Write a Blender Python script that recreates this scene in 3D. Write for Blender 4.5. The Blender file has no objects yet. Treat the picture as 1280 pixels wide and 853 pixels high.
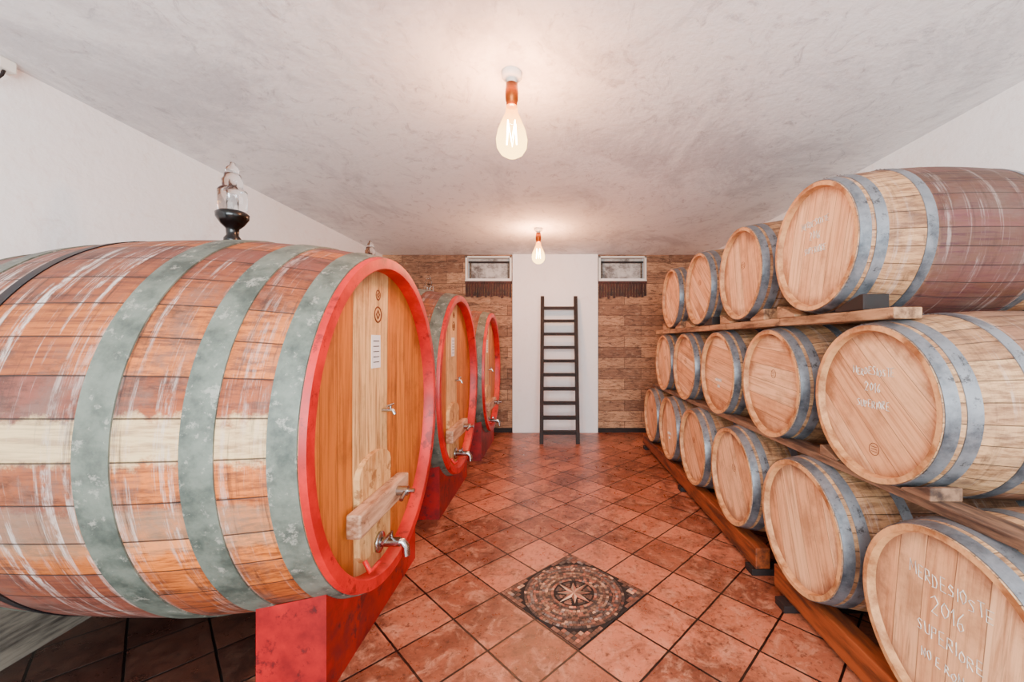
import bpy, math, random
from mathutils import Vector, Matrix
random.seed(7)
pi=math.pi
H=1.27; CEIL=2.47; YB=5.57; XL=-2.36; XR=2.17; YF=-2.2

def lin(c,pw=1.40,sat=1.12):
    out=[]
    for v in c[:3]:
        v=v/255.0
        out.append(v/12.92 if v<=0.04045 else ((v+0.055)/1.055)**2.4)
    l=0.3*out[0]+0.59*out[1]+0.11*out[2]
    out=[max(0.001,l+(v-l)*sat) for v in out]
    out=[min(0.95,v**pw) for v in out]
    return (out[0],out[1],out[2],1.0)

class G:
    def __init__(s,name,rough=0.6,metal=0.0):
        s.mat=bpy.data.materials.new(name); s.mat.use_nodes=True
        s.nt=s.mat.node_tree; s.b=s.nt.nodes['Principled BSDF']
        s.b.inputs['Roughness'].default_value=rough; s.b.inputs['Metallic'].default_value=metal
    def set(s,inp,v):
        if isinstance(v,bpy.types.NodeSocket): s.nt.links.new(v,inp)
        else: inp.default_value=v
    def n(s,t,**p):
        nd=s.nt.nodes.new(t)
        for k,v in p.items(): setattr(nd,k,v)
        return nd
    def m(s,op,a,b=None,c=None,clamp=False):
        nd=s.n('ShaderNodeMath',operation=op); nd.use_clamp=clamp
        s.set(nd.inputs[0],a)
        if b is not None: s.set(nd.inputs[1],b)
        if c is not None: s.set(nd.inputs[2],c)
        return nd.outputs[0]
    def mix(s,f,a,b,blend='MIX'):
        nd=s.n('ShaderNodeMix',data_type='RGBA',blend_type=blend)
        s.set(nd.inputs[0],f); s.set(nd.inputs[6],a); s.set(nd.inputs[7],b)
        return nd.outputs[2]
    def noise(s,vec,scale=5,detail=4,rough=0.55,dist=0):
        nd=s.n('ShaderNodeTexNoise'); s.set(nd.inputs['Vector'],vec)
        nd.inputs['Scale'].default_value=scale; nd.inputs['Detail'].default_value=detail
        nd.inputs['Roughness'].default_value=rough; nd.inputs['Distortion'].default_value=dist
        return nd.outputs['Fac']
    def step(s,v,lo,hi,a=0.0,b=1.0):
        nd=s.n('ShaderNodeMapRange'); nd.interpolation_type='SMOOTHSTEP'
        if lo>hi: lo,hi,a,b=hi,lo,b,a
        s.set(nd.inputs[0],v); nd.inputs[1].default_value=lo; nd.inputs[2].default_value=hi
        nd.inputs[3].default_value=a; nd.inputs[4].default_value=b
        return nd.outputs[0]
    def mp(s,vec,scale=(1,1,1),rot=(0,0,0),loc=(0,0,0)):
        nd=s.n('ShaderNodeMapping'); s.set(nd.inputs[0],vec)
        nd.inputs['Location'].default_value=loc; nd.inputs['Rotation'].default_value=rot; nd.inputs['Scale'].default_value=scale
        return nd.outputs[0]
    def obj(s): return s.n('ShaderNodeTexCoord').outputs['Object']
    def uv(s): return s.n('ShaderNodeTexCoord').outputs['UV']
    def sep(s,v):
        nd=s.n('ShaderNodeSeparateXYZ'); s.set(nd.inputs[0],v); return nd.outputs
    def rnd(s): return s.n('ShaderNodeObjectInfo').outputs['Random']
    def bump(s,h,strength=0.3,dist=0.01):
        nd=s.n('ShaderNodeBump'); s.set(nd.inputs['Height'],h)
        nd.inputs['Strength'].default_value=strength; nd.inputs['Distance'].default_value=dist
        s.nt.links.new(nd.outputs[0],s.b.inputs['Normal'])
    def col(s,v): s.set(s.b.inputs['Base Color'],v)
    def rough(s,v): s.set(s.b.inputs['Roughness'],v)

# ---------------- materials ----------------
def stave_mat(name,c1,c2,n,wine,wine_mode,drip,grainc,white=False,rand_seed=0.0):
    g=G(name,0.62); o=g.obj(); uv=g.sep(g.uv())
    u=uv[0]
    t=g.m('MULTIPLY',u,float(n)); idx=g.m('FLOOR',t); fr=g.m('FRACT',t)
    r=g.rnd()
    wn=g.n('ShaderNodeTexWhiteNoise',noise_dimensions='2D')
    cx=g.n('ShaderNodeCombineXYZ'); g.set(cx.inputs[0],idx); g.set(cx.inputs[1],g.m('ADD',r,rand_seed))
    g.set(wn.inputs['Vector'],cx.outputs[0])
    rv=wn.outputs[0]
    c=g.mix(rv,lin(c1),lin(c2))
    sh=g.n('ShaderNodeVectorMath',operation='ADD'); g.set(sh.inputs[0],o)
    cb=g.n('ShaderNodeCombineXYZ'); g.set(cb.inputs[0],g.m('ADD',g.m('MULTIPLY',r,20.0),g.m('MULTIPLY',rv,3.0))); g.set(cb.inputs[1],g.m('MULTIPLY',r,7.0))
    g.set(sh.inputs[1],cb.outputs[0]); os_=sh.outputs[0]
    sh2=g.n('ShaderNodeVectorMath',operation='ADD'); g.set(sh2.inputs[0],o)
    cb2=g.n('ShaderNodeCombineXYZ'); g.set(cb2.inputs[0],g.m('MULTIPLY',r,20.0)); g.set(cb2.inputs[1],g.m('MULTIPLY',r,7.0))
    g.set(sh2.inputs[1],cb2.outputs[0]); oc=sh2.outputs[0]
    gr=g.noise(g.mp(os_,(3.5,75,75)),1,6,0.68)
    c=g.mix(g.step(gr,0.42,0.66,0,0.8),c,lin(grainc))
    xyz=g.sep(o)
    big=g.noise(oc,2.2,5,0.6)
    if wine_mode=='mid':
        mk=g.step(g.m('ADD',g.m('ABSOLUTE',xyz[0]),g.m('MULTIPLY',g.m('SUBTRACT',big,0.5),0.04)),0.235,0.20)
        mk=g.m('MULTIPLY',mk,g.step(big,0.25,0.5,0.6,1))
        mk=g.m('MULTIPLY',mk,g.step(gr,0.35,0.6,1.0,0.8))
        c=g.mix(g.m('MULTIPLY',mk,wine,clamp=True),c,g.mix(rv,lin((70,34,46)),lin((128,80,86))))
        gm=g.noise(g.mp(oc,(2.5,4,4)),1.6,6,0.7)
        c=g.mix(g.step(gm,0.45,0.68,0,0.6),c,lin((132,114,104)))
        rm=g.noise(g.mp(oc,(10,3,3)),1.5,6,0.75)
        c=g.mix(g.step(rm,0.53,0.68,0,0.65),c,lin((86,60,48)))
    elif wine_mode=='cask':
        ax=g.step(g.m('ADD',xyz[0],g.m('MULTIPLY',big,0.6)),0.72,0.28)
        up=g.step(g.m('ADD',xyz[2],g.m('MULTIPLY',big,0.6)),0.55,0.95)
        mk=g.m('MAXIMUM',g.m('MULTIPLY',ax,0.78),g.m('MULTIPLY',up,0.9),clamp=True)
        mk=g.m('MULTIPLY',mk,g.step(rv,0.0,0.5,0.55,1.0))
        c=g.mix(g.m('MULTIPLY',mk,wine),c,g.mix(rv,lin((104,58,52)),lin((146,100,92))))
        gw=g.noise(g.mp(oc,(4,3,3)),1.2,7,0.74)
        c=g.mix(g.step(gw,0.46,0.64,0,0.65),c,lin((138,118,110)))
    bl=g.noise(g.mp(os_,(3,9,9)),1.3,7,0.78)
    c=g.mix(g.step(bl,0.48,0.68,0,0.75),c,lin((80,50,38)) if wine_mode=='cask' else lin((122,88,66)))
    if white:
        nz=g.m('MULTIPLY',g.m('SUBTRACT',g.noise(g.mp(oc,(9,9,9)),2,5,0.7),0.5),0.026)
        du=g.m('ABSOLUTE',g.m('SUBTRACT',u,0.4885))
        w=g.step(g.m('ADD',du,nz),0.017,0.010)
        w=g.m('MULTIPLY',w,g.step(gr,0.38,0.66,0.9,0.4))
        c=g.mix(w,c,lin((236,214,176)))
        du2=g.m('ABSOLUTE',g.m('SUBTRACT',u,0.545))
        w2=g.step(g.m('ADD',du2,nz),0.020,0.012)
        c=g.mix(g.m('MULTIPLY',w2,0.2),c,lin((214,196,170)))
    if drip>0:
        d1=g.noise(g.mp(oc,(34,1.3,1.3)),1,7,0.75)
        d=g.m('MULTIPLY',g.step(d1,0.51,0.64),g.step(g.noise(g.mp(oc,(40,14,14)),1,4,0.7),0.36,0.58))
        if wine_mode=='cask':
            d=g.m('MULTIPLY',d,g.step(xyz[0],0.72,-0.05,0.30,1.0))
            d=g.m('MULTIPLY',d,g.step(g.noise(oc,1.6,3),0.38,0.55,0.4,1.0))
        c=g.mix(g.m('MULTIPLY',d,drip,clamp=True),c,lin((224,212,206)))
        dd=g.noise(g.mp(oc,(22,1.1,1.1),(0,0,0),(5,3,1)),1,7,0.75)
        c=g.mix(g.step(dd,0.52,0.67,0,0.8 if wine_mode=='cask' else 0.4),c,lin((60,36,30)))
    gap=g.step(g.m('ABSOLUTE',g.m('SUBTRACT',fr,0.5)),0.468,0.494)
    c=g.mix(g.m('MULTIPLY',gap,0.9),c,lin((34,22,18)))
    g.col(c)
    g.bump(g.m('SUBTRACT',g.m('MULTIPLY',gr,0.3),gap),0.5,0.006)
    return g.mat

def head_mat(name,c1,c2,grainc,width,off=0.0,pale=None,grime=0.4):
    g=G(name,0.6); o=g.obj(); xyz=g.sep(o)
    t=g.m('ADD',g.m('DIVIDE',xyz[1],width),off+50.0); idx=g.m('FLOOR',t); fr=g.m('FRACT',t)
    r=g.rnd()
    wn=g.n('ShaderNodeTexWhiteNoise',noise_dimensions='2D')
    cx=g.n('ShaderNodeCombineXYZ'); g.set(cx.inputs[0],idx); g.set(cx.inputs[1],r); g.set(wn.inputs['Vector'],cx.outputs[0])
    c=g.mix(wn.outputs[0],lin(c1),lin(c2))
    if pale:
        c=g.mix(g.m('MULTIPLY',g.m('LESS_THAN',g.m('ABSOLUTE',g.m('ADD',xyz[1],0.09)),0.172),0.85),c,lin(pale))
    sh=g.n('ShaderNodeVectorMath',operation='ADD'); g.set(sh.inputs[0],o)
    cb=g.n('ShaderNodeCombineXYZ'); g.set(cb.inputs[0],g.m('MULTIPLY',r,20.0)); g.set(cb.inputs[1],g.m('MULTIPLY',wn.outputs[0],9.0))
    g.set(sh.inputs[1],cb.outputs[0]); os_=sh.outputs[0]
    gr=g.noise(g.mp(os_,(1,60,2.6)),1,6,0.65,0.5)
    c=g.mix(g.step(gr,0.42,0.70,0,0.65),c,lin(grainc))
    bl=g.noise(os_,3.5,7,0.7)
    c=g.mix(g.step(bl,0.46,0.72,0,grime),c,lin(tuple(v*0.82 for v in grainc)))
    rad=g.m('SQRT',g.m('ADD',g.m('POWER',xyz[1],2.0),g.m('POWER',xyz[2],2.0)))
    if width<0.1:
        ed=g.step(g.m('ADD',rad,g.m('MULTIPLY',g.m('SUBTRACT',bl,0.5),0.18)),0.20,0.275)
        c=g.mix(g.m('MULTIPLY',ed,0.7),c,g.mix(g.step(r,0.4,0.6),lin((150,104,76)),lin((132,94,84))))
        st=g.noise(g.mp(os_,(1,30,2.0),(0,0,0),(3,1,4)),1,7,0.75)
        c=g.mix(g.step(st,0.55,0.70,0,0.5),c,lin((132,102,84)))
    else:
        ed=g.step(g.m('ADD',rad,g.m('MULTIPLY',g.m('SUBTRACT',bl,0.5),0.3)),0.5,0.68)
        c=g.mix(g.m('MULTIPLY',ed,0.5),c,lin((130,78,44)))
        dk=g.noise(g.mp(os_,(1,16,1.3)),1,6,0.74)
        c=g.mix(g.step(dk,0.52,0.68,0,0.6),c,lin((126,82,50)))
    gap=g.step(g.m('ABSOLUTE',g.m('SUBTRACT',fr,0.5)),0.480,0.496)
    c=g.mix(g.m('MULTIPLY',gap,0.75),c,lin((80,48,32)))
    g.col(c); g.bump(g.m('SUBTRACT',g.m('MULTIPLY',gr,0.2),gap),0.3,0.003)
    return g.mat

def simple(name,c,rough=0.6,metal=0.0,var=0.15,scale=6.0,c2=None,bump=0.0,stretch=(1,1,1),wear=None):
    g=G(name,rough,metal); o=g.obj()
    f=g.noise(g.mp(o,stretch),scale,6,0.65)
    cc=lin(c); d=lin(c2) if c2 else tuple(v*(1-var*2.2) for v in cc[:3])+(1,)
    c=g.mix(g.step(f,0.35,0.7),cc,d)
    if wear:
        w=g.noise(o,scale*2.3,8,0.75); c=g.mix(g.step(w,0.55,0.64,0,0.8),c,lin(wear))
    g.col(c)
    if bump: g.bump(f,bump,0.005)
    return g.mat

M={}
M['cask']=stave_mat('cask_staves',(230,152,84),(172,104,60),40,1.0,'cask',1.0,(118,68,42),white=True)
M['barA']=stave_mat('oak_staves_clean',(226,194,158),(186,150,120),30,0.45,'mid',0.3,(140,106,82))
M['barB']=stave_mat('oak_staves_wine',(220,184,148),(184,146,116),30,1.0,'mid',0.3,(136,98,76),rand_seed=3.0)
M['caskhead']=head_mat('cask_head_boards',(232,170,98),(208,140,76),(158,98,52),0.115,0.3,pale=(246,218,172),grime=0.55)
M['barhead']=head_mat('oak_head_boards',(248,216,184),(230,186,150),(184,134,100),0.088,grime=0.55)
M['red']=simple('red_painted_wood',(216,38,54),0.45,c2=(180,28,44),scale=5,wear=(134,54,54))
M['redstand']=simple('red_painted_beam',(190,36,50),0.5,c2=(128,28,38),scale=4,wear=(78,42,44),bump=0.2)
M['caskhoop']=simple('painted_grey_green_hoop',(142,147,138),0.55,0.15,c2=(94,101,95),scale=9,wear=(178,177,168),bump=0.2)
M['darkhoop']=simple('dark_blued_hoop',(40,46,56),0.5,0.5,c2=(70,62,62),scale=7)
M['hoop']=simple('galvanised_hoop',(164,166,170),0.4,0.5,c2=(94,98,104),scale=7,bump=0.08,wear=(76,70,68))
M['chime']=simple('oak_chime_edge',(226,186,146),0.6,c2=(160,114,82),scale=12)
M['plank']=simple('rack_plank_wood',(200,166,136),0.7,c2=(112,82,62),scale=3,stretch=(8,1,8),bump=0.3,wear=(96,72,58))
M['plank2']=simple('grimy_plank_wood',(158,130,110),0.7,c2=(76,56,46),scale=3,stretch=(8,1,8),bump=0.3)
M['beam']=simple('orange_brown_beam',(168,104,66),0.6,c2=(88,54,38),scale=3,stretch=(8,1,8),bump=0.3)
M['dark']=simple('dark_stained_wood',(56,34,30),0.7,c2=(30,20,18),scale=8)
M['grey']=simple('weathered_grey_wood',(150,142,132),0.8,c2=(84,76,70),scale=4,stretch=(6,1,8),bump=0.3)
M['lightwood']=simple('pale_door_wood',(238,206,160),0.6,c2=(190,142,94),scale=4,stretch=(4,6,1),bump=0.15,wear=(166,120,82))
M['crossbar']=simple('worn_crossbar_wood',(222,192,168),0.65,c2=(160,122,98),scale=4,stretch=(4,1,8),bump=0.25,wear=(120,84,66))
M['steel']=simple('stainless_steel',(196,196,196),0.2,1.0,var=0.05)
M['brass']=simple('old_brass',(160,104,60),0.35,0.9,var=0.1)
M['rubber']=simple('black_rubber',(10,10,12),0.2,var=0.05)
M['white']=simple('white_porcelain',(238,236,230),0.4,var=0.02)
M['paper']=simple('paper_label',(246,246,246),0.7,var=0.02)
M['ink']=simple('label_ink',(60,60,70),0.7,var=0.02)
M['stamp']=simple('burnt_brand_mark',(136,82,52),0.7,var=0.05)
M['chalk']=simple('white_chalk',(252,246,236),0.9,var=0.2,scale=50)
M['bung']=simple('silicone_bung',(225,218,205),0.5,var=0.03)

g=G('clear_glass',0.03); g.b.inputs['Transmission Weight'].default_value=1.0; g.b.inputs['IOR'].default_value=1.3
g.col((0.93,0.95,0.96,1)); M['glass']=g.mat
g=G('glowing_bulb_glass'); nt=g.nt
tr=g.n('ShaderNodeBsdfTransparent'); em=g.n('ShaderNodeEmission')
zz=g.sep(g.obj())[2]
ecol=g.mix(g.step(zz,-0.15,-0.30),(1.0,0.28,0.03,1),(1.0,0.60,0.17,1))
g.set(em.inputs[0],ecol); em.inputs[1].default_value=11.0
mx=g.n('ShaderNodeMixShader'); mx.inputs[0].default_value=0.55
nt.links.new(tr.outputs[0],mx.inputs[1]); nt.links.new(em.outputs[0],mx.inputs[2])
nt.links.new(mx.outputs[0],nt.nodes['Material Output'].inputs[0]); M['bulb']=g.mat
g=G('hot_filament'); em=g.n('ShaderNodeEmission'); em.inputs[0].default_value=(1,0.82,0.5,1); em.inputs[1].default_value=150
g.nt.links.new(em.outputs[0],g.nt.nodes['Material Output'].inputs[0]); M['fil']=g.mat

def plaster(name,c,c2,c3,amount):
    g=G(name,0.85); o=g.obj()
    f=g.noise(g.mp(o,(1,0.7,1)),1.3,9,0.74,0.8)
    c=g.mix(g.step(f,0.45,0.64,0,amount),lin(c,1.1,1),lin(c2,1.1,1))
    f2=g.noise(g.mp(o,(1.4,1,1)),6,9,0.78,1.4)
    c=g.mix(g.step(f2,0.52,0.68,0,amount*0.8),c,lin(c3,1.1,1))
    g.col(c); g.bump(g.noise(o,22,7,0.65),0.3,0.015); return g.mat
M['ceil']=plaster('ceiling_plaster',(253,253,254),(212,212,215),(184,182,186),0.8)
M['wall']=plaster('white_wall_plaster',(254,252,251),(246,240,237),(230,217,213),0.5)
M['pillar']=plaster('pillar_plaster',(255,254,253),(246,243,240),(230,220,214),0.35)

cx,cy,T=0.11,2.01,0.2625
g=G('terracotta_tiles',0.35); o=g.obj()
s=1.0/T; a=pi/4
vx,vy=cx*s,cy*s
tx=-(math.cos(a)*vx-math.sin(a)*vy); ty=-(math.sin(a)*vx+math.cos(a)*vy)
v=g.mp(o,(s,s,s),(0,0,a),(tx,ty,0))
br=g.n('ShaderNodeTexBrick',offset=0.0,squash=1.0,offset_frequency=2)
wv=g.n('ShaderNodeVectorMath',operation='ADD'); wn_=g.n('ShaderNodeTexNoise'); wn_.inputs['Scale'].default_value=14; g.set(wn_.inputs['Vector'],o)
ws=g.n('ShaderNodeVectorMath',operation='SCALE'); g.set(ws.inputs[0],wn_.outputs['Color']); ws.inputs['Scale'].default_value=0.014
g.set(wv.inputs[0],v); g.set(wv.inputs[1],ws.outputs[0])
g.set(br.inputs['Vector'],wv.outputs[0])
fl=lambda c: lin(c,1.28,0.98)
br.inputs['Color1'].default_value=fl((208,136,106)); br.inputs['Color2'].default_value=fl((154,94,70)); br.inputs['Mortar'].default_value=lin((60,38,34))
br.inputs['Scale'].default_value=1; br.inputs['Mortar Size'].default_value=0.019; br.inputs['Mortar Smooth'].default_value=0.25
br.inputs['Brick Width'].default_value=1; br.inputs['Row Height'].default_value=1; br.inputs['Bias'].default_value=0
c=br.outputs['Color']
f=g.noise(o,2.2,9,0.75,0.5); c=g.mix(g.step(f,0.42,0.62,0,0.8),c,fl((114,70,54)))
f3=g.noise(o,10,8,0.75,0.6); c=g.mix(g.step(f3,0.48,0.66,0,0.55),c,fl((216,162,134)))
f4=g.noise(o,30,7,0.78); c=g.mix(g.step(f4,0.50,0.66,0,0.75),c,fl((88,52,42)))
c=g.mix(g.m('MULTIPLY',br.outputs['Fac'],0.95),c,lin((42,28,26)))
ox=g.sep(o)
shade_stain=g.step(g.m('ADD',ox[0],g.m('MULTIPLY',g.m('SUBTRACT',f,0.5),0.5)),-1.0,-1.2)  # shade under the casks, along with wine staining, painted into the tile colour
c=g.mix(g.m('MULTIPLY',shade_stain,0.88),c,g.mix(br.outputs['Fac'],lin((50,42,42)),lin((22,19,19))))
g.col(c); g.rough(g.step(f3,0.3,0.8,0.25,0.5))
g.bump(g.m('SUBTRACT',g.m('MULTIPLY',f3,0.35),br.outputs['Fac']),0.6,0.008)
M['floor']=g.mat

g=G('wood_plank_wall',0.6); o=g.obj(); xyz=g.sep(o)
cb=g.n('ShaderNodeCombineXYZ'); g.set(cb.inputs[0],xyz[0]); g.set(cb.inputs[1],xyz[2])
br=g.n('ShaderNodeTexBrick',offset=0.37,squash=1.0); g.set(br.inputs['Vector'],cb.outputs[0])
br.inputs['Color1'].default_value=lin((208,164,128),1.22,1); br.inputs['Color2'].default_value=lin((136,98,74),1.22,1); br.inputs['Mortar'].default_value=lin((96,68,52))
br.inputs['Scale'].default_value=1; br.inputs['Mortar Size'].default_value=0.003; br.inputs['Brick Width'].default_value=0.62; br.inputs['Row Height'].default_value=0.148
c=br.outputs['Color']
gr=g.noise(g.mp(cb.outputs[0],(5,26,1)),1,9,0.82,1.6); c=g.mix(g.step(gr,0.45,0.60,0,0.85),c,lin((88,60,46),1.22,1))
b2=g.noise(g.mp(cb.outputs[0],(5,12,1)),1.9,9,0.8); c=g.mix(g.step(b2,0.52,0.66,0,0.6),c,lin((206,174,144),1.22,1))
g.col(c); g.bump(g.m('SUBTRACT',gr,br.outputs['Fac']),0.6,0.012); M['plankwall']=g.mat

g=G('mosaic_tesserae',0.45); at=g.n('ShaderNodeAttribute',attribute_name='Col'); 
c=g.mix(g.step(g.noise(g.obj(),20,7,0.75),0.42,0.64,0,0.6),at.outputs['Color'],lin((60,42,38))); g.col(c); M['mosaic']=g.mat
M['grout']=simple('mosaic_grout',(50,38,36),0.8,var=0.1)
g=G('dirty_window_pane',0.25); o=g.obj(); f=g.noise(o,5,6,0.7)
g.col(g.mix(g.step(f,0.4,0.65),lin((206,204,200),1.1,1),lin((104,98,94),1.1,1))); M['pane']=g.mat
M['grill']=simple('dark_brown_slats',(104,62,48),0.7,c2=(48,30,26),scale=10)

# ---------------- mesh helpers ----------------
def link(ob,parent=None,mats=None,smooth=False):
    bpy.context.scene.collection.objects.link(ob)
    if parent: ob.parent=parent
    return ob
def mesh_ob(name,verts,faces,mats,parent=None,smooth=False,uvs=None,midx=None):
    me=bpy.data.meshes.new(name); me.from_pydata(verts,[],faces); 
    for m_ in (mats if isinstance(mats,list) else [mats]): me.materials.append(m_)
    if uvs:
        l=me.uv_layers.new(name='UVMap')
        k=0
        for fu in uvs:
            for q in fu: l.data[k].uv=q; k+=1
    if midx: 
        for p,i in zip(me.polygons,midx): p.material_index=i
    if smooth:
        for p in me.polygons: p.use_smooth=True
    me.update()
    ob=bpy.data.objects.new(name,me); return link(ob,parent)
def lathe_data(profile,segs,axis='X',sy=1.0,sz=1.0):
    V=[];F=[];U=[]
    n=len(profile)
    for i in range(segs):
        th=2*pi*i/segs
        for (x,r) in profile:
            if axis=='X': V.append((x,math.cos(th)*r*sy,math.sin(th)*r*sz))
            else: V.append((math.cos(th)*r*sy,math.sin(th)*r*sz,x))
    for i in range(segs):
        j=(i+1)%segs
        for k in range(n-1):
            f=(i*n+k,j*n+k,j*n+k+1,i*n+k+1)
            u0=i/segs;u1=(i+1)/segs
            uv=[(u0,profile[k][0]),(u1,profile[k][0]),(u1,profile[k+1][0]),(u0,profile[k+1][0])]
            F.append(f);U.append(uv)
    return V,F,U
def fixn(ob):
    import bmesh
    bm=bmesh.new(); bm.from_mesh(ob.data)
    bmesh.ops.remove_doubles(bm,verts=bm.verts,dist=1e-6)
    bmesh.ops.recalc_face_normals(bm,faces=bm.faces); bm.to_mesh(ob.data); bm.free()
def lathe(name,profile,mat,parent=None,segs=48,axis='X',sy=1,sz=1,smooth=True,sharp=False):
    V,F,U=lathe_data(profile,segs,axis,sy,sz)
    ob=mesh_ob(name,V,F,mat,parent,smooth,U); fixn(ob)
    if sharp:
        ob.data.set_sharp_from_angle(angle=math.radians(35))
    return ob
def box(name,x0,x1,y0,y1,z0,z1,mat,parent=None,bevel=0.0):
    V=[(x,y,z) for x in (x0,x1) for y in (y0,y1) for z in (z0,z1)]
    F=[(0,1,3,2),(4,6,7,5),(0,4,5,1),(2,3,7,6),(0,2,6,4),(1,5,7,3)]
    ob=mesh_ob(name,V,F,mat,parent); fixn(ob)
    if bevel:
        md=ob.modifiers.new('bev','BEVEL'); md.width=bevel; md.segments=2
    return ob
def empty(name,loc=(0,0,0),rot=(0,0,0)):
    e=bpy.data.objects.new(name,None); e.empty_display_size=0.1; e.location=loc; e.rotation_euler=rot
    bpy.context.scene.collection.objects.link(e); return e
def tube(name,pts,r,mat,parent=None,res=3,cyclic=False):
    cu=bpy.data.curves.new(name,'CURVE'); cu.dimensions='3D'; cu.bevel_depth=r; cu.bevel_resolution=res; cu.use_fill_caps=True
    sp=cu.splines.new('POLY'); sp.points.add(len(pts)-1)
    for p,q in zip(sp.points,pts): p.co=(*q,1)
    sp.use_cyclic_u=cyclic
    cu.materials.append(mat); ob=bpy.data.objects.new(name,cu); return link(ob,parent)

# ---------------- room ----------------
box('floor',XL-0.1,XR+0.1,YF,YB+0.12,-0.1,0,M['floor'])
box('ceiling',XL-0.1,XR+0.1,YF,YB+0.12,CEIL,CEIL+0.1,M['ceil'])
box('wall_left',XL-0.1,XL,YF,YB+0.12,0,CEIL,M['wall'])
box('wall_right',XR,XR+0.1,YF,YB+0.12,0,CEIL,M['wall'])
WIN=[(-1.205,-0.56),(0.648,1.315)]; WZ0,WZ1=2.10,2.452
xs=[XL,WIN[0][0],WIN[0][1],WIN[1][0],WIN[1][1],XR]; zs=[0,WZ0,WZ1,CEIL]
V=[];F=[]
for i in range(5):
    for k in range(3):
        if k==1 and i in (1,3): continue
        b=len(V); V+= [(xs[i],YB,zs[k]),(xs[i+1],YB,zs[k]),(xs[i+1],YB,zs[k+1]),(xs[i],YB,zs[k+1])]; F.append((b,b+1,b+2,b+3))
for (a0,a1) in WIN:
    y1=YB+0.11
    for q in ([(a0,YB,WZ0),(a1,YB,WZ0),(a1,y1,WZ0),(a0,y1,WZ0)],[(a0,YB,WZ1),(a0,y1,WZ1),(a1,y1,WZ1),(a1,YB,WZ1)],
              [(a0,YB,WZ0),(a0,y1,WZ0),(a0,y1,WZ1),(a0,YB,WZ1)],[(a1,YB,WZ0),(a1,YB,WZ1),(a1,y1,WZ1),(a1,y1,WZ0)]):
        b=len(V); V+=q; F.append((b,b+1,b+2,b+3))
ob=mesh_ob('wall_back',V,F,M['plankwall'])
box('wall_back_pillar',-0.546,0.635,YB-0.05,YB,0.0,CEIL,M['pillar'],bevel=0.006)
box('baseboard_back',XL,-0.548,YB-0.015,YB,0,0.06,M['dark'])
box('baseboard_back.001',0.637,XR,YB-0.015,YB,0,0.06,M['dark'])
for wi,(a0,a1) in enumerate(WIN):
    w=empty('window_%d'%(wi+1),((a0+a1)/2,YB,(WZ0+WZ1)/2))
    hw=(a1-a0)/2; hh=(WZ1-WZ0)/2; t=0.03
    box('frame_top',-hw,hw,-0.012,0.06,hh-t*.8,hh,M['white'],w,0.003)
    box('frame_bottom',-hw,hw,-0.03,0.06,-hh,-hh+t*0.7,M['white'],w,0.003)
    box('frame_side_a',-hw,-hw+t,-0.012,0.06,-hh,hh,M['white'],w,0.003)
    box('frame_side_b',hw-t,hw,-0.012,0.06,-hh,hh,M['white'],w,0.003)
    box('pane',-hw+t,hw-t,0.095,0.105,-hh+t*0.5,hh-t*.5,M['pane'],w)
    box('sash_top',-hw+t,hw-t,0.055,0.08,hh-t-0.055,hh-t-0.03,M['dark'],w,0.003)
    box('sash_left',-hw+t+0.01,-hw+t+0.035,0.055,0.08,-hh+t,hh-t-0.04,M['grey'],w,0.003)
    box('sash_right',hw-t-0.035,hw-t-0.01,0.055,0.08,-hh+t,hh-t-0.04,M['grey'],w,0.003)
    box('inner_sill',-hw+t,hw-t,-0.0,0.09,-hh+0.02,-hh+0.04,M['wall'],w)
    n=17
    for k in range(n):
        x=-hw+0.02+(2*hw-0.04)*k/(n-1)
        zz=-hh-0.20-random.random()*0.04
        box('slat_%d'%k,x-0.014,x+0.014,-0.022,0.0,zz,-hh-0.005,M['grill'],w)
    box('slat_rail',-hw,hw,-0.028,0.0,-hh-0.03,-hh-0.002,M['grill'],w)

j=empty('junction_box',(XL+0.03,1.70,CEIL-0.03))
box('case',-0.03,0.02,-0.03,0.03,-0.02,0.03,M['white'],j,0.006)
tube('cable',[(0,0,-0.02),(0.02,-0.02,-0.05),(0.0,-0.03,-0.08)],0.006,M['dark'],j)

# ---------------- mosaic ----------------
mo=empty('floor_mosaic_medallion',(cx,cy,0),(0,0,pi/4))
hs=T-0.004
box('bed',-hs,hs,-hs,hs,0.0,0.003,M['grout'],mo)
V=[];F=[];C=[]
def tess(pts,c,z=0.005):
    b=len(V); 
    for p in pts: V.append((p[0],p[1],z))
    for p in pts: V.append((p[0],p[1],0.002))
    n=len(pts); F.append(tuple(range(b,b+n))); C.append(c)
    for i in range(n):
        jn=(i+1)%n; F.append((b+i,b+n+i,b+n+jn,b+jn)); C.append(c)
pal={'tan':(190,146,118),'brown':(130,88,72),'dark':(72,58,56),'rust':(168,102,80),'cream':(206,168,140),'grey':(132,116,110)}
def pc(k):
    c=pal[k]; f=random.uniform(0.72,1.22); return lin(tuple(min(255,v*f) for v in c),1.15,1)
rings=['rust','dark','tan','brown','tan','dark','brown','grey','brown','dark']
r=0.103
def jit(p): return (p[0]+random.uniform(-.0015,.0015),p[1]+random.uniform(-.0015,.0015))
for k,col in enumerate(rings):
    w=0.0148; n=max(16,int(2*pi*r/0.017)); ph=random.random()
    for i in range(n):
        a0=2*pi*(i+ph+0.06)/n; a1=2*pi*(i+ph+0.94)/n
        cc=pc(col if random.random()<0.55 else random.choice(['tan','brown','dark','rust','grey']))
        tess([jit(p) for p in [(r*math.cos(a0),r*math.sin(a0)),((r+w*.88)*math.cos(a0),(r+w*.88)*math.sin(a0)),((r+w*.88)*math.cos(a1),(r+w*.88)*math.sin(a1)),(r*math.cos(a1),r*math.sin(a1))]],cc)
    r+=w
R0=r
st=0.0205; n=int(2*hs/st); st=2*hs/n
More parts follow.
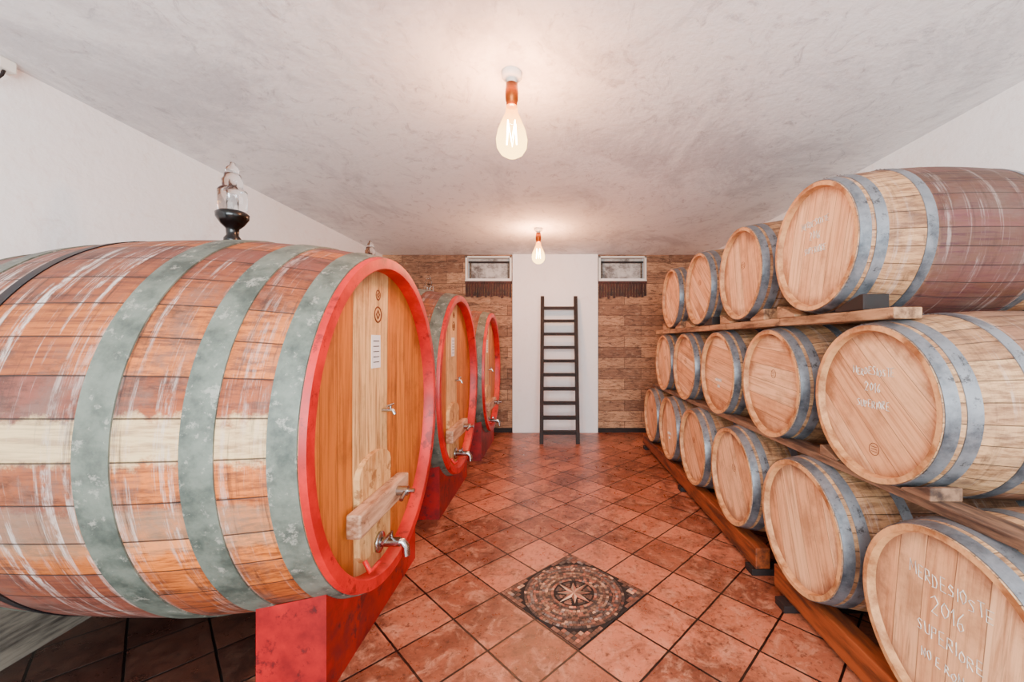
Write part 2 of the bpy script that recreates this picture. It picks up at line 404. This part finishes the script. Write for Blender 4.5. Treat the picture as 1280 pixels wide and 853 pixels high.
for i in range(n):
    for jx in range(n):
        x0=-hs+i*st; y0=-hs+jx*st
        if min(math.hypot(x0,y0),math.hypot(x0+st,y0),math.hypot(x0,y0+st),math.hypot(x0+st,y0+st))<R0: continue
        e=min(i,jx,n-1-i,n-1-jx)
        c=pc('brown' if e==0 else random.choice(['dark','brown','tan','grey','rust']))
        q=0.06*st; tess([(x0+q,y0+q),(x0+st-q,y0+q),(x0+st-q,y0+st-q),(x0+q,y0+st-q)],c)
for i in range(8):
    a=i*pi/4; L=0.098 if i%2==0 else 0.082
    tip=(L*math.cos(a),L*math.sin(a))
    for sgn,cn in ((1,'cream'),(-1,'rust')):
        b=a+sgn*pi/8; rb=0.034
        p=(rb*math.cos(b),rb*math.sin(b)); pts=[(0,0),tip,p] if sgn<0 else [(0,0),p,tip]
        tess(pts,pc(cn),0.006)
    b0=a+pi/8
    for q in range(3):
        rr=0.058+q*0.014
        hwid=0.006+q*0.006
        c0=(rr*math.cos(b0),rr*math.sin(b0)); tx_,ty_=-math.sin(b0),math.cos(b0); rx,ry=math.cos(b0)*0.006,math.sin(b0)*0.006
        tess([(c0[0]-tx_*hwid-rx,c0[1]-ty_*hwid-ry),(c0[0]-tx_*hwid+rx,c0[1]-ty_*hwid+ry),(c0[0]+tx_*hwid+rx,c0[1]+ty_*hwid+ry),(c0[0]+tx_*hwid-rx,c0[1]+ty_*hwid-ry)],pc(random.choice(['dark','brown'])),0.0045)
ob=mesh_ob('tesserae',V,F,M['mosaic'],mo)
ca=ob.data.color_attributes.new('Col','FLOAT_COLOR','CORNER'); k=0
for p,c in zip(ob.data.polygons,C):
    for _ in p.vertices: ca.data[k].color=c; k+=1
fixn(ob)

# ---------------- handwriting strokes ----------------
FONT={'A':[[(0,0),(.3,1),(.6,0)],[(.1,.4),(.5,.4)]],'D':[[(0,0),(0,1),(.35,.9),(.5,.5),(.35,.1),(0,0)]],
'E':[[(.5,1),(0,1),(0,0),(.5,0)],[(0,.5),(.4,.5)]],'I':[[(.1,0),(.1,1)]],'M':[[(0,0),(.05,1),(.35,.3),(.65,1),(.7,0)]],
'N':[[(0,0),(0,1),(.5,0),(.5,1)]],'O':[[(.3,1),(.05,.7),(.05,.3),(.3,0),(.55,.3),(.55,.7),(.3,1)]],
'P':[[(0,0),(0,1),(.4,.95),(.45,.65),(0,.5)]],'R':[[(0,0),(0,1),(.4,.95),(.45,.65),(0,.5),(.5,0)]],
'S':[[(.5,.9),(.2,1),(.05,.75),(.45,.4),(.4,.08),(0,.05)]],'T':[[(0,1),(.6,1)],[(.3,1),(.3,0)]],'U':[[(0,1),(.05,.15),(.3,0),(.5,.2),(.5,1)]],
'0':[[(.3,1),(.05,.7),(.05,.3),(.3,0),(.55,.3),(.55,.7),(.3,1)]],'1':[[(.05,.75),(.2,1),(.2,0)]],'2':[[(0,.8),(.25,1),(.5,.75),(.0,0),(.55,0)]],
'6':[[(.45,1),(.1,.6),(.05,.2),(.3,0),(.5,.2),(.35,.45),(.08,.35)]],'L':[[(0,1),(0,0),(.45,0)]],' ':[]}
def chalk(parent,x,lines,seed=0,rad=0.0013,tilt=0.0,mat=None,dy=0.0):
    rr=random.Random(seed)
    cu=bpy.data.curves.new('chalk_writing','CURVE'); cu.dimensions='3D'; cu.bevel_depth=rad; cu.bevel_resolution=1
    for (txt,h,z) in lines:
        wd=sum({'I':.3,'1':.4,'M':.95,' ':.4}.get(c,.78) for c in txt)*h*0.82
        px=-wd/2
        for c in txt:
            jz=rr.uniform(-.12,.12)*h; sc=rr.uniform(.8,1.12)
            for st_ in FONT[c]:
                sp=cu.splines.new('POLY'); sp.points.add(len(st_)-1)
                for p,q in zip(sp.points,st_):
                    yy=px+q[0]*h*0.82+rr.uniform(-.05,.05)*h+dy; zz=z+q[1]*h*sc+jz+rr.uniform(-.05,.05)*h
                    y2=yy*math.cos(tilt)-zz*math.sin(tilt); z2=yy*math.sin(tilt)+zz*math.cos(tilt)
                    p.co=(x,y2,z2,1)
            px+={'I':.3,'1':.4,'M':.95,' ':.4}.get(c,.78)*h*0.82
    cu.materials.append(mat or M['chalk']); ob=bpy.data.objects.new('chalk_writing',cu); link(ob,parent)
def brand(parent,x,yy,zz,rr):
    ps=[(x,yy+rr*math.cos(a*pi/8),zz+rr*math.sin(a*pi/8)) for a in range(16)]
    tube('brand_mark',ps,0.0010,M['stamp'],parent,1,True)
    for k in (-1,0,1): tube('brand_line',[(x,yy-rr*.6,zz+k*rr*.4),(x,yy+rr*.6,zz+k*rr*.4)],0.0010,M['stamp'],parent,1)

# ---------------- barrels ----------------
def Rf(x,L,Rh,Rb): return Rb-(Rb-Rh)*(abs(x)/(L/2))**2.1
def hoop_prof(x0,x1,L,Rh,Rb,t):
    p=[(x0,Rf(x0,L,Rh,Rb)-0.002),(x0,Rf(x0,L,Rh,Rb)+t)]
    for k in range(1,5):
        x=x0+(x1-x0)*k/4; p.append((x,Rf(x,L,Rh,Rb)+t))
    p.append((x1,Rf(x1,L,Rh,Rb)-0.002)); return p
def combine_lathes(name,profs,mat,parent,segs,sy=1,sz=1):
    V=[];F=[];U=[]
    for pr in profs:
        v,f,u=lathe_data(pr,segs,'X',sy,sz); b=len(V); V+=v; F+=[tuple(i+b for i in q) for q in f]; U+=u
    ob=mesh_ob(name,V,F,mat,parent,True,U); fixn(ob); ob.data.set_sharp_from_angle(angle=math.radians(35)); return ob

BL,BH,BB=0.95,0.283,0.335
_cache={}
def inst(key,name,parent,builder):
    if key not in _cache:
        ob=builder(); _cache[key]=ob.data; return ob
    ob=bpy.data.objects.new(name,_cache[key]); return link(ob,parent)
def barrel(xh,y,z,wine=False,roll=0.0,lines=None,seed=0,bung=False,yaw=0.0,dark=False):
    e=empty('wine_barrel',(xh+BL/2,y,z),(0,0,pi+yaw))
    L=BL
    prof=[(-L/2+0.0,BH-0.02)]+[(-L/2+L*k/28,Rf(-L/2+L*k/28,L,BH,BB)) for k in range(29)]+[(L/2,BH-0.018)]
    mat=M['barB'] if wine else M['barA']
    def b1():
        return lathe('staves',prof,mat,e,64,sharp=True)
    s_=inst('st'+str(wine),'staves',e,b1); s_.rotation_euler=(roll,0,0)
    def b2():
        ps=[[(L/2,BH-0.018),(L/2-0.028,BH-0.024)],[(-L/2,BH-0.02),(-L/2+0.028,BH-0.024)],[(L/2+0.0005,BH-0.001),(L/2+0.0005,BH-0.019)]]
        return combine_lathes('chime',ps,M['chime'],e,64)
    inst('ch','chime',e,b2)
    def b3():
        ps=[[(L/2-0.026,BH-0.02),(L/2-0.024,BH*0.5),(L/2-0.024,0.001)],[(-L/2+0.026,BH-0.02),(-L/2+0.024,0.001)]]
        return combine_lathes('head',ps,M['barhead'],e,64)
    h=inst('hd','head',e,b3); h.rotation_euler=(roll*0.7+random.uniform(-.25,.25),0,0)
    def b4():
        ps=[]
        for (a0,a1) in ((0.004,0.042),(0.058,0.098),(0.225,0.262)):
            ps.append(hoop_prof(L/2-a1,L/2-a0,L,BH,BB,0.003)); ps.append(hoop_prof(-L/2+a0,-L/2+a1,L,BH,BB,0.003))
        return combine_lathes('hoops',ps,M['hoop'],e,64)
    ho=inst('hp','hoops',e,b4)
    def b5():
        V=[];F=[]
        for xx in (L/2-0.078,L/2-0.243,L/2-0.023):
            for k,da in enumerate((0.0,0.06)):
                for sx in (-0.009,0.009):
                    th=0.9+da; r=Rf(xx,L,BH,BB)+0.003; c0=Vector((xx+sx,math.cos(th)*r,math.sin(th)*r)); nrm=Vector((0,math.cos(th),math.sin(th))); tt=Vector((1,0,0)); bb=nrm.cross(tt)
                    b=len(V)
                    for q in range(8):
                        aa=2*pi*q/8; V.append(tuple(c0+(tt*math.cos(aa)+bb*math.sin(aa))*0.005))
                    V.append(tuple(c0+nrm*0.003))
                    for q in range(8): F.append((b+q,b+(q+1)%8,b+8))
        return mesh_ob('rivets',V,F,M['hoop'],e,True)
    rv=inst('rv','rivets',e,b5); rv.rotation_euler=(random.uniform(0,2),0,0)
    if bung:
        lathe('bung',[(BB-0.004,0.028),(BB+0.012,0.03),(BB+0.02,0.024),(BB+0.021,0.001)],M['bung'],e,24,'Z')
    if lines: chalk(e,L/2-0.022,lines,seed)
    if seed%3!=1: brand(e,L/2-0.023,random.uniform(-.02,.02),-0.17 if lines else 0.05,0.022)
    return e
W3=[('MERDESIOSTE',0.036,0.11),('2016',0.046,0.035),('SUPERIORE',0.036,-0.045),('NO E ROMAN',0.028,-0.115)]
W4=[('MERDESIOSTE',0.028,0.10),('2016',0.034,0.04),('SUPERIORE',0.028,-0.02)]
WS=[('ATTO DATE',0.02,-0.06),('2016',0.02,-0.10)]
yb=[1.11,1.775,2.44,3.105,3.77,4.435]
for i,y in enumerate(yb):
    barrel(1.08+random.uniform(-.008,.008),y,0.45,False,random.uniform(0,6),W3 if i==0 else (WS if i==4 else None),i,yaw=random.uniform(-.01,.01))
ym=[1.465,2.14,2.815,3.49,4.165]
for i,y in enumerate(ym):
    barrel(1.15+random.uniform(-.008,.008),y,1.045,i==3,random.uniform(0,6),W4 if i==0 else (WS if i==2 else None),20+i,yaw=random.uniform(-.01,.01))
yt=[1.80,2.51,3.23,3.95]
for i,y in enumerate(yt):
    barrel(1.17+random.uniform(-.008,.008),y,1.69,i in (0,1),0.0 if i<2 else random.uniform(0,6),W4 if i==0 else None,40+i,bung=True)
def plank(name,x0,x1,y0,y1,z0,z1,mat,bev=0.004): return box(name,x0,x1,y0,y1,z0,z1,mat,None,bev)
plank('rack_plank',1.18,1.28,1.38,4.55,1.347,1.388,M['plank'])
plank('rack_plank',1.88,1.99,1.38,4.55,1.347,1.388,M['plank'])
plank('rack_plank',1.155,1.25,0.92,4.6,0.750,0.780,M['plank2'])
plank('rack_plank',1.86,1.97,0.92,4.6,0.750,0.780,M['plank2'])
plank('rack_beam',1.12,1.20,0.55,2.02,0.036,0.149,M['beam'],0.006)
plank('rack_beam',1.10,1.18,2.16,4.85,0.036,0.149,M['beam'],0.006)
plank('rack_beam',1.86,1.96,0.55,4.85,0.036,0.149,M['beam'],0.006)
for y in (0.62,1.9,2.2,3.4,4.7):
    plank('rack_bearer',1.08,1.98,y-0.04,y+0.04,0.0,0.035,M['dark'],0.003)
def wedge(loc,flip,mat,sc=1.0):
    V=[(0,0,0),(0.1,0,0),(0.1,0.15,0),(0,0.15,0),(0,0.13,0.06),(0.1,0.13,0.06),(0.1,0.15,0.06),(0,0.15,0.06),(0,0,0.012),(0.1,0,0.012)]
    V=[(x,y*sc,z*sc) for x,y,z in V]
    F=[(0,3,2,1),(0,1,9,8),(8,9,5,4),(4,5,6,7),(2,3,7,6),(0,8,4,7,3),(1,2,6,5,9)]
    ob=mesh_ob('wooden_wedge',V,F,mat); ob.location=loc
    if flip: ob.rotation_euler=(0,0,pi)
    fixn(ob); md=ob.modifiers.new('b','BEVEL'); md.width=0.004; md.segments=2
    return ob
for i,y in enumerate(yt):
    wedge((1.275,y-0.14,1.388),True,M['dark'] if i in (0,2) else M['plank'])
    wedge((1.175,y+0.14,1.388),False,M['plank'])
wedge((1.25,1.32,0.780),True,M['plank2'],0.7)
wedge((1.16,1.63,0.780),False,M['plank2'],0.7)

# ---------------- large casks ----------------
def cask(xf,yc,zc,rh,rv,bulge,main=False):
    L=1.52; e=empty('large_wine_cask',(xf-L/2,yc,zc))
    sy=rh/rv; Rh=rv; Rb=rv+bulge; t=0.048
    prof=[(-L/2,Rh-t)]+[(-L/2+(L-0.012)*k/40,Rf(-L/2+(L-0.012)*k/40,L,Rh,Rb)) for k in range(41)]
    lathe('staves',prof,M['cask'],e,120,sy=sy,sharp=True)
    lathe('red_chime',[(L/2-0.022,Rf(L/2-.022,L,Rh,Rb)+0.0015),(L/2,Rh+0.001),(L/2+0.001,Rh-0.004),(L/2+0.001,Rh-t+0.004),(L/2-0.004,Rh-t),(L/2-0.07,Rh-t-0.006)],M['red'],e,120,sy=sy,sharp=True)
    combine_lathes('heads',[[(L/2-0.062,Rh-t),(L/2-0.066,Rh*0.5),(L/2-0.068,0.001)],[(-L/2+0.03,Rh-t+0.002),(-L/2+0.03,0.001)]],M['caskhead'],e,120,sy)
    hp=[(L/2-0.105,L/2-0.024),(L/2-0.335,L/2-0.245),(L/2-0.62,L/2-0.52)]
    combine_lathes('hoops',[hoop_prof(a,b,L,Rh,Rb,0.005) for a,b in hp]+[hoop_prof(-L/2+0.02,-L/2+0.1,L,Rh,Rb,0.005),hoop_prof(-L/2+.25,-L/2+.33,L,Rh,Rb,0.005)],M['caskhoop'],e,120,sy)
    combine_lathes('dark_hoop',[hoop_prof(-0.30,-0.26,L,Rh,Rb,0.004)],M['darkhoop'],e,120,sy)
    hx=L/2-0.066
    zt=-0.16; zb=-(Rh-t)*0.93; DY=-0.09
    # manway door: narrow pale panel with an arched top
    hwD=0.155
    pts=[(-hwD*0.8,zb+0.05),(hwD,zb+0.035),(hwD*1.05,zt-0.06)]
    for k in range(1,8):
        a_=pi*k/8; pts.append((hwD*1.05*math.cos(a_),zt-0.06+0.075*math.sin(a_)))
    pts+=[(-hwD*1.05,zt-0.06),(-hwD*1.05,zb+0.09)]
    n=len(pts)
    V=[(hx,y+DY,z) for y,z in pts]+[(hx+0.022,y*0.97+DY,z) for y,z in pts]
    F=[tuple(range(n,2*n))]+[(i,(i+1)%n,n+(i+1)%n,n+i) for i in range(n)]
    d=mesh_ob('manway_door',V,F,M['lightwood'],e); fixn(d)
    box('manway_crossbar',hx+0.022,hx+0.080,-0.27+DY,0.24+DY,zt-0.25,zt-0.155,M['crossbar'],e,0.008)
    tube('crossbar_bolt',[(hx+0.03,0,zt-0.195),(hx+0.16,0,zt-0.195)],0.011,M['steel'],e)
    tube('wing_nut',[(hx+0.12,-0.06,zt-0.215),(hx+0.12,0,zt-0.19),(hx+0.12,0.06,zt-0.215)],0.010,M['steel'],e)
    tube('bolt_hub',[(hx+0.080,0,zt-0.195),(hx+0.13,0,zt-0.195)],0.022,M['steel'],e)
    zt2=zt-0.40; ty_=0.02+DY
    lathe('tap_flange',[(hx+0.02,0.001),(hx+0.022,0.045),(hx+0.034,0.045),(hx+0.036,0.02)],M['steel'],e,32).location=(0,ty_,zt2)
    tube('tap_body',[(hx+0.03,ty_,zt2),(hx+0.12,ty_,zt2)],0.021,M['steel'],e,6)
    tube('tap_outlet',[(hx+0.11,ty_,zt2),(hx+0.13,ty_,zt2),(hx+0.145,ty_,zt2-0.02),(hx+0.148,ty_,zt2-0.06)],0.017,M['steel'],e,6)
    tube('tap_lever',[(hx+0.08,ty_,zt2+0.02),(hx+0.08,ty_,zt2+0.045),(hx+0.09,ty_-0.12,zt2+0.055)],0.007,M['steel'],e,4)
    tube('sample_tap',[(hx,0.02,0.02),(hx+0.05,0.02,0.02),(hx+0.06,0.02,0.0)],0.009,M['steel'],e,4)
    tube('sample_tap_handle',[(hx+0.04,-0.02,0.045),(hx+0.04,0.05,0.045)],0.006,M['steel'],e,3)
    tube('sample_tap_stem',[(hx+0.04,0.02,0.02),(hx+0.04,0.02,0.045)],0.006,M['steel'],e,3)
    box('paper_label',hx,hx+0.003,-0.095,-0.005,0.225,0.375,M['paper'],e)
    for k in range(5):
        box('label_line_%d'%k,hx+0.003,hx+0.004,-0.08,-0.02,0.25+0.024*k,0.254+0.024*k,M['ink'],e)
    for (yy,zz,rr) in ((-0.03,0.47,0.035),(-0.03,0.56,0.022)):
        q=tube('brand_mark',[(hx+0.001,yy+rr*math.cos(a*pi/8),zz+rr*math.sin(a*pi/8)) for a in range(16)],0.004,M['stamp'],e,2,True)
        q=tube('brand_mark',[(hx+0.001,yy-rr*.5,zz),(hx+0.001,yy,zz+rr*.5),(hx+0.001,yy+rr*.5,zz),(hx+0.001,yy,zz-rr*.5)],0.004,M['stamp'],e,2,True)
    tube('red_gasket',[(hx+0.03,-0.13+DY,zb+0.06),(hx+0.06,-0.15+DY,zb+0.03),(hx+0.06,-0.06+DY,zb+0.02)],0.010,M['red'],e)
    s_=empty('cask_stand',(xf-L/2,yc,0))
    def cradle(nm,xa,xb,mat,hwid):
        V=[];F=[];n=24
        for k in range(n+1):
            y=-hwid+2*hwid*k/n
            def zz(x):
                R=Rf(x,L,Rh,Rb)+0.006
                return zc-R*math.sqrt(max(0,1-(y/(R*sy))**2))
            V+=[(xa,y,0),(xb,y,0),(xb,y,zz(xb)),(xa,y,zz(xa))]
        for k in range(n):
            a=4*k;b=a+4
            F+=[(a,a+1,b+1,b),(a+1,a+2,b+2,b+1),(a+2,a+3,b+3,b+2),(a+3,a,b,b+3)]
        F+=[(0,3,2,1),(4*n,4*n+1,4*n+2,4*n+3)]
        o_=mesh_ob(nm,V,F,mat,s_); fixn(o_); return o_
    cradle('front_cradle',L/2-0.31,L/2-0.06,M['redstand'],0.46)
    cradle('rear_cradle',-L/2+0.02,-L/2+0.14,M['grey'],0.50)
    a=empty('glass_airlock',(xf-L/2,yc,zc+Rb-0.001))
    lathe('rubber_base',[(0,0.001),(0,0.036),(0.03,0.034),(0.045,0.024),(0.075,0.026),(0.095,0.045),(0.125,0.064),(0.145,0.066),(0.155,0.055),(0.156,0.001)],M['rubber'],a,40,'Z')
    lathe('glass_vessel',[(0.15,0.05),(0.165,0.056),(0.25,0.058),(0.262,0.05),(0.268,0.040),(0.30,0.042),(0.312,0.034),(0.33,0.032),(0.334,0.001)],M['glass'],a,40,'Z')
    lathe('inner_tube',[(0.158,0.018),(0.24,0.018),(0.245,0.03),(0.25,0.03),(0.26,0.012),(0.30,0.012)],M['glass'],a,24,'Z')
    lathe('glass_cap',[(0.334,0.02),(0.345,0.028),(0.36,0.024),(0.372,0.012),(0.385,0.010),(0.386,0.001)],M['glass'],a,24,'Z')
    return e
cask(-0.74,1.878,0.922,0.673,0.722,0.078,True)
cask(-0.74,3.30,0.922,0.668,0.715,0.075)
cask(-0.69,4.70,0.91,0.64,0.68,0.07)

# ---------------- ladder ----------------
ld=empty('wooden_ladder',(0.095,4.95,0))
top=1.88; dy=0.50
hw=0.225
def rail(x):
    V=[];F=[]
    for (yy,zz) in ((0,0),(dy,top)):
        for (ax,ay) in ((-0.024,-0.035),(0.024,-0.035),(0.024,0.035),(-0.024,0.035)): V.append((x+ax,yy+ay,zz))
    F=[(0,1,2,3),(4,7,6,5)]+[(i,(i+1)%4,4+(i+1)%4,4+i) for i in range(4)]
    o_=mesh_ob('rail',V,F,M['dark'],ld); fixn(o_)
rail(-hw); rail(hw)
nr=10
for k in range(nr):
    z=0.13+k*0.176; y=dy*z/top
    box('step_%d'%k,-hw+0.015,hw-0.015,y-0.045,y+0.045,z-0.02,z+0.02,M['dark'],ld,0.003)

# ---------------- hanging bulbs ----------------
def bulb(x,y,power):
    e=empty('ceiling_bulb_lamp',(x,y,CEIL))
    lathe('ceiling_rose',[(0.0,0.045),(-0.02,0.045),(-0.03,0.036),(-0.034,0.022),(-0.05,0.022),(-0.052,0.001)],M['white'],e,32,'Z')
    lathe('socket',[(-0.05,0.001),(-0.05,0.026),(-0.09,0.03),(-0.125,0.028),(-0.13,0.024),(-0.15,0.024),(-0.15,0.001)],M['brass'],e,32,'Z')
    lathe('bulb_glass',[(-0.15,0.024),(-0.18,0.028),(-0.22,0.046),(-0.26,0.062),(-0.30,0.070),(-0.335,0.066),(-0.36,0.050),(-0.375,0.026),(-0.38,0.001)],M['bulb'],e,40,'Z')
    pts=[]
    for k in range(9):
        a_=2*pi*k/8; pts.append((0.022*math.cos(a_),0.022*math.sin(a_),-0.22 if k%2 else -0.32))
    tube('filament',pts,0.003,M['fil'],e,2)
    tube('stem',[(0,0,-0.15),(0,0,-0.23)],0.006,M['glass'],e,3)
    l=bpy.data.lights.new('bulb_light','POINT'); l.energy=power; l.color=(1.0,0.40,0.18); l.shadow_soft_size=0.045
    lo=bpy.data.objects.new('bulb_light',l); link(lo,e); lo.location=(0,0,-0.24)
bulb(-0.18,1.79,95)
bulb(-0.145,4.26,135)

def area(nm,loc,rot,sx,sy_,en,col):
    l=bpy.data.lights.new(nm,'AREA'); l.shape='RECTANGLE'; l.size=sx; l.size_y=sy_; l.energy=en; l.color=col
    o_=bpy.data.objects.new(nm,l); o_.location=loc; o_.rotation_euler=rot; bpy.context.scene.collection.objects.link(o_)
area('rear_fill_light',(0,-2.1,1.5),(pi/2,0,0),3.0,1.8,340,(0.86,0.96,1.0))  # unseen area fill added behind the camera for ambient brightness
w=bpy.data.worlds.new('World'); bpy.context.scene.world=w; w.use_nodes=True
w.node_tree.nodes['Background'].inputs[0].default_value=(0.9,0.96,1.0,1); w.node_tree.nodes['Background'].inputs[1].default_value=0.7

cam=bpy.data.cameras.new('camera'); co=bpy.data.objects.new('camera',cam); bpy.context.scene.collection.objects.link(co)
co.location=(0,0,H); co.rotation_euler=(pi/2,0,0)
cam.sensor_width=36; cam.lens=500/1280*36; cam.shift_x=-50/1280; cam.clip_start=0.05
bpy.context.scene.camera=co
